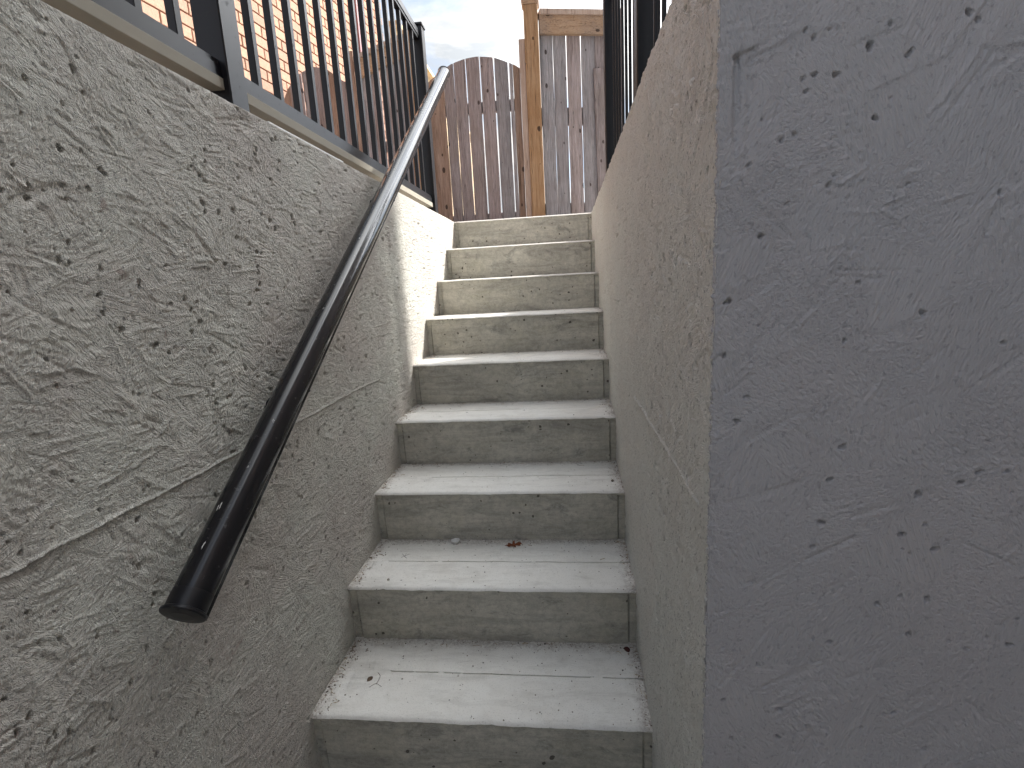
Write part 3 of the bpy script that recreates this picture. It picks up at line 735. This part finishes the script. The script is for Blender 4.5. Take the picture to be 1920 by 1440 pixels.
v, f = box_vf((-1.73, YN - .038, 1.800), (-1.285, YN - .001, 1.935)); mesh('top_beam', [shear(q) for q in v], f, M_RAILW, nf)
v, f = box_vf((-1.73, YN - .055, 1.9355), (-1.285, YN + .05, 1.972)); mesh('cap_rail', [shear(q) for q in v], f, M_PALE, nf)
box('cross_rail', (-2.56, YN + .0215, 1.22), (-1.29, YN + .0595, 1.30), M_WOOD, nf)
box('cross_rail', (-2.56, YN + .0215, .56), (-1.29, YN + .0595, .66), M_WOOD, nf)
box('post', (-1.283, YN - .04, GZ), (-1.185, YN + .06, 2.13), M_POST, nf, .004)
board('board', -1.182, -1.156, GZ + .02, 1.78, YN + .02, .02, M_WOOD, nf, 0, 0, 99)
# fence running on behind the gate
bf = empty('wooden_fence', (-1.42, 5.6, GZ), 'lighter fence running away behind the gate, seen as a sloping rail end', 'fence')
box('cap_rail', (-1.50, 4.95, 2.33), (-1.40, 9.0, 2.37), M_LIGHTW, bf, .003)
box('top_beam', (-1.49, 4.95, 2.20), (-1.452, 9.0, 2.329), M_LIGHTW, bf)
for k in range(30):
    y = 4.97 + k * .134
    box('board', (-1.451, y, GZ + .02), (-1.432, y + .125, 2.25), M_LIGHTW, bf)

# ------------------------------------------------------------------ neighbour's brick house, left
bh = empty('brick_house', (-2.9, 4.2, GZ), 'sunlit buff brick house wall behind the left railing', 'house')
AN = .127
P0 = Vector((-2.835, 4.18, 0)); dl = Vector((math.sin(AN), math.cos(AN), 0)); nl = Vector((math.cos(AN), -math.sin(AN), 0))
s0, s1 = -5.0, 3.48; zt = 5.1
def hp(s, n, z): return P0 + dl * s + nl * n + Vector((0, 0, z))
def hbox(sa, sb, na, nb_, za, zb):
    v = [hp(sa, na, za), hp(sb, na, za), hp(sb, nb_, za), hp(sa, nb_, za), hp(sa, na, zb), hp(sb, na, zb), hp(sb, nb_, zb), hp(sa, nb_, zb)]
    return v, [(0, 1, 2, 3), (4, 7, 6, 5), (0, 4, 5, 1), (1, 5, 6, 2), (2, 6, 7, 3), (3, 7, 4, 0)]
v, f = hbox(s0, s1, -4.0, -.013, GZ - .3, zt)
wall_o = mesh('wall', v, f, M_MORTAR, bh)
ch, bl, jt = .094, .285, .0095
cand = []
row = 0; z = GZ + .004
bv, bf_ = hbox(0, bl - jt, -.06, 0, 0, ch - jt)
V = [p - P0 for p in bv]
bm_ = bpy.data.meshes.new('brick'); bm_.from_pydata([tuple(p) for p in V], [], bf_); bm_.update(); bm_.materials.append(M_BRICK)
b_ = bmesh.new(); b_.from_mesh(bm_); bmesh.ops.bevel(b_, geom=[e for e in b_.edges if all((vv_.co.dot(nl) > -.01) for vv_ in e.verts)], offset=.004, segments=1, affect='EDGES'); bmesh.ops.recalc_face_normals(b_, faces=b_.faces[:]); b_.to_mesh(bm_); b_.free()
while z < zt - ch:
    s = s0 + (bl / 2 if row % 2 else 0)
    while s + bl < s1 + .15:
        e = min(bl, s1 - s + jt)
        c = hp(s + bl / 2, 0, z + ch / 2); q = to_px(c)
        vis = q is not None and -60 < q[0] < 735 and -40 < q[1] < 320
        cand.append((q[2] if vis else 99, vis, s, z, e)); s += bl
    row += 1; z += ch
cand.sort(key=lambda c: c[0])
rest = []; cnt = 0
rb_ = random.Random(3)
for d, vis, s, z, e in cand:
    if vis and cnt < 300 and e > bl - .001:
        o = bpy.data.objects.new('brick', bm_); COL.objects.link(o); o.parent = bh
        o.location = hp(s, rb_.uniform(-.002, .0015), z) - Vector(bh.location); cnt += 1
    else: rest.append(hbox(s, s + e - jt, -.06, rb_.uniform(-.002, .0015), z, z + ch - jt))
V, F = join_vf(rest); tag(mesh('brickwork', V, F, M_BRICK, bh), kind='stuff')
v, f = hbox(2.62, 2.72, .004, .075, GZ, zt); o = mesh('downspout', v, f, M_DOWN, bh)
v, f = hbox(s0 - .4, s1 + .4, -4.4, .45, zt, zt + .2); mesh('roof', v, f, M_ROOF, bh)

# ------------------------------------------------------------------ house on the right whose corner shades the lower steps
rh = empty('brick_house', (1.75, 1.0, GZ), 'grey-sided house standing right of the stairwell, outside the photograph', 'house')
box('wall', (1.73, -5.0, ZF - .1), (7.0, 4.07, 4.25), M_SIDING, rh)
box('roof', (1.5, -5.3, 4.251), (7.3, 4.14, 4.40), M_ROOF, rh)

# ------------------------------------------------------------------ litter on the steps
def tread_z(i): return Z0 + i * R
def leaf(name, c, size, yaw, m, lobes, label):
    pts = []
    if lobes:
        half = [(0, -.5), (.05, -.42), (.06, -.32), (.20, -.34), (.26, -.26), (.12, -.20), (.08, -.12), (.26, -.02), (.36, .02), (.34, .10), (.14, .08), (.09, .16), (.20, .30), (.24, .38), (.13, .36), (.06, .40), (.03, .50)]
    else: half = [(0, -.5), (.2, -.35), (.33, -.1), (.34, .15), (.2, .38), (.0, .5)]
    outline = half + [(-x, y + .03) for x, y in reversed(half[1:-1])]
    V = []
    n = len(outline)
    for side in (0, 1):
        for k, (x, y) in enumerate(outline):
            z = .10 * abs(x) * 1.2 + .10 * y * y + .05 * math.sin(k * 1.9) * .5 + (.012 if side else 0)
            V.append((x, y, z))
    V.append((0, 0, .0)); V.append((0, 0, .012))
    F = [(k, (k + 1) % n, 2 * n) for k in range(n)] + [(n + (k + 1) % n, n + k, 2 * n + 1) for k in range(n)] + [((k + 1) % n, k, n + k, n + (k + 1) % n) for k in range(n)]
    cy_, sy_ = math.cos(yaw), math.sin(yaw)
    W_ = [(c[0] + size * (x * cy_ - y * sy_), c[1] + size * (x * sy_ + y * cy_), c[2] + size * (z + .02)) for x, y, z in V]
    o = mesh(name, W_, F, m, None); bm = bmesh.new(); bm.from_mesh(o.data); bmesh.ops.recalc_face_normals(bm, faces=bm.faces[:]); bm.to_mesh(o.data); bm.free()
    return tag(o, label, 'leaf')
leaf('oak_leaf', (-.214, 1.648, tread_z(1)), .062, -1.3, M_LEAF, True, 'reddish brown lobed oak leaf lying at the back of the second step')
leaf('dry_leaf', (.148, 1.372, tread_z(0)), .026, .3, M_DLEAF, False, 'small dark curled leaf in the right back corner of the lowest step')
leaf('seed_leaf', (-.600, 1.225, tread_z(0)), .022, -.4, M_TWIG, False, 'tiny folded brown leaf on the left of the lowest step')
def stone(name, c, s, m, seed, label):
    bm = bmesh.new(); bmesh.ops.create_icosphere(bm, subdivisions=3, radius=1); rr_ = random.Random(seed)
    ph = [rr_.uniform(0, 6) for _ in range(6)]
    for v in bm.verts:
        n_ = v.co.copy(); k = 1 + .14 * math.sin(3 * n_.x + ph[0]) + .12 * math.sin(4 * n_.y + ph[1]) + .08 * math.sin(6 * n_.z + ph[2]) + .05 * math.sin(9 * n_.x + ph[3] + 5 * n_.y)
        v.co = Vector((c[0] + n_.x * k * s[0], c[1] + n_.y * k * s[1], c[2] + s[2] * .75 + n_.z * k * s[2]))
    me = bpy.data.meshes.new(name); bm.to_mesh(me); bm.free(); me.shade_smooth()
    return tag(link(name, me, m), label, 'stone')
stone('white_stone', (-.427, 1.662, tread_z(1)), (.0155, .012, .011), M_STONE, 2, 'white stone lying against the riser on the second step')
stone('grey_pebble', (-.595, 1.424, tread_z(1)), (.0048, .004, .003), M_GRIT, 4, 'single grey pebble near the left front of the second step')
stone('grey_pebble', (.145, 2.02, tread_z(3)), (.006, .005, .004), M_GRIT, 7, 'single grey pebble at the right front of the third step')
bpy.data.objects['grey_pebble.001'].location = (-.0, -.26, -R)
rg = np.random.default_rng(12)
lst = []
def bit(x, y, z, s):
    a = rg.uniform(0, 6.28); c_, s_ = math.cos(a), math.sin(a)
    v = [(x + s * c_, y + s * s_, z), (x - s * s_ * .8, y + s * c_ * .8, z), (x - s * c_ * .9, y - s * s_ * .9, z), (x + s * s_, y - s * c_, z), (x + rg.normal() * s * .2, y + rg.normal() * s * .2, z + s * rg.uniform(.6, 1.1))]
    lst.append((v, [(0, 1, 4), (1, 2, 4), (2, 3, 4), (3, 0, 4)]))
for i in range(8):
    za = tread_z(i) - .0004; y_n = Y0 + i * T
    nside = (420, 380, 300, 200, 140, 60, 30, 20)[i]
    for k in range(nside):
        y = y_n + .006 + (T - .004) * rg.random(); d = abs(rg.exponential(.013))
        x = XL + .002 + d * 1.2 if rg.random() < .5 else XR - .002 - d
        bit(x, y, za, .0007 + .0032 * rg.random() ** 3)
    for k in range(int(nside * .8)):
        bit(rg.uniform(XL + .01, XR - .01), y_n + T + .008 - abs(rg.exponential(.016)), za, .0007 + .0030 * rg.random() ** 3)
    for k in range(int(nside * .8)):
        bit(rg.uniform(XL + .01, XR - .01), y_n + rg.uniform(.01, T), za, .0006 + .0026 * rg.random() ** 4)
V, F = join_vf(lst); tag(mesh('grit', V, F, M_GRIT), 'scattered sand and small grit along the edges of the steps', 'grit', kind='stuff')
lst = []
def stick(p, q, w):
    p, q = Vector(p), Vector(q); d = (q - p).normalized(); s_ = d.cross(Vector((0, 0, 1))).normalized() * w; u_ = Vector((0, 0, w * 1.2))
    mid = (p + q) / 2 + s_ * rg.normal() * 2.5 + Vector((0, 0, abs(rg.normal()) * w * 1.5))
    v = []
    for c in (p, mid, q): v += [c + s_, c - s_, c + u_]
    lst.append((v, [(0, 1, 4, 3), (1, 2, 5, 4), (2, 0, 3, 5), (3, 4, 7, 6), (4, 5, 8, 7), (5, 3, 6, 8), (0, 2, 1), (6, 7, 8)]))
for i in range(6):
    za = tread_z(i) + .001; y_n = Y0 + i * T
    for k in range((46, 40, 34, 26, 16, 8)[i]):
        mode = rg.random()
        if mode < .45: x, y = XL + .004 + abs(rg.exponential(.018)), y_n + T * rg.uniform(.1, .98)
        elif mode < .65: x, y = XR - .004 - abs(rg.exponential(.012)), y_n + T * rg.uniform(.3, .98)
        else: x, y = rg.uniform(XL + .01, XR - .01), y_n + T + .004 - abs(rg.exponential(.012))
        a = rg.uniform(0, 6.28); l = rg.uniform(.004, .022)
        stick((x, y, za), (min(max(x + l * math.cos(a), XL + .003), XR - .003), min(y + l * math.sin(a), y_n + T + .008), za + rg.uniform(0, .002)), rg.uniform(.0005, .0012))
V, F = join_vf(lst); tag(mesh('straw_litter', V, F, M_STRAW), 'dry straw and stalk litter in the corners of the steps', 'litter', kind='stuff')
def twig(segs, label):
    global lst
    lst = []
    for a, b, w in segs: stick(a, b, w)
    V, F = join_vf(lst); return tag(mesh('twig', V, F, M_TWIG), label, 'twig')
z = tread_z(1) + .001
twig([((-.600, 1.585, z), (-.575, 1.555, z), .0006), ((-.597, 1.560, z), (-.572, 1.578, z + .003), .0005), ((-.585, 1.568, z), (-.587, 1.590, z), .0004)], 'thin forked twig on the left of the second step')
z = tread_z(0) + .001
twig([((-.585, 1.250, z), (-.572, 1.235, z + .002), .0006), ((-.572, 1.235, z + .002), (-.574, 1.205, z), .0006), ((-.575, 1.21, z), (-.590, 1.195, z), .0005), ((-.575, 1.21, z), (-.555, 1.198, z), .0005)], 'thin branched twig beside the tiny leaf on the lowest step')

lst = []
for k in range(70):
    y = YC + .06 + abs(rg.exponential(.35)); z = ZT - .02 - rg.random() * .75; a = rg.uniform(0, 6.28); l = rg.uniform(.008, .022)
    p = Vector((XR - .002, y, z)); m_ = p + Vector((-rg.uniform(.003, .006), l * .5 * math.cos(a), l * .5 * math.sin(a))); a += rg.normal() * .6; q = m_ + Vector((rg.uniform(-.001, .003), l * .5 * math.cos(a), l * .5 * math.sin(a)))
    stick(p, m_, .0006); stick(m_, q, .0004)
V, F = join_vf(lst); tag(mesh('torn_fibres', V, F, M_WHITE, rw), kind='stuff')
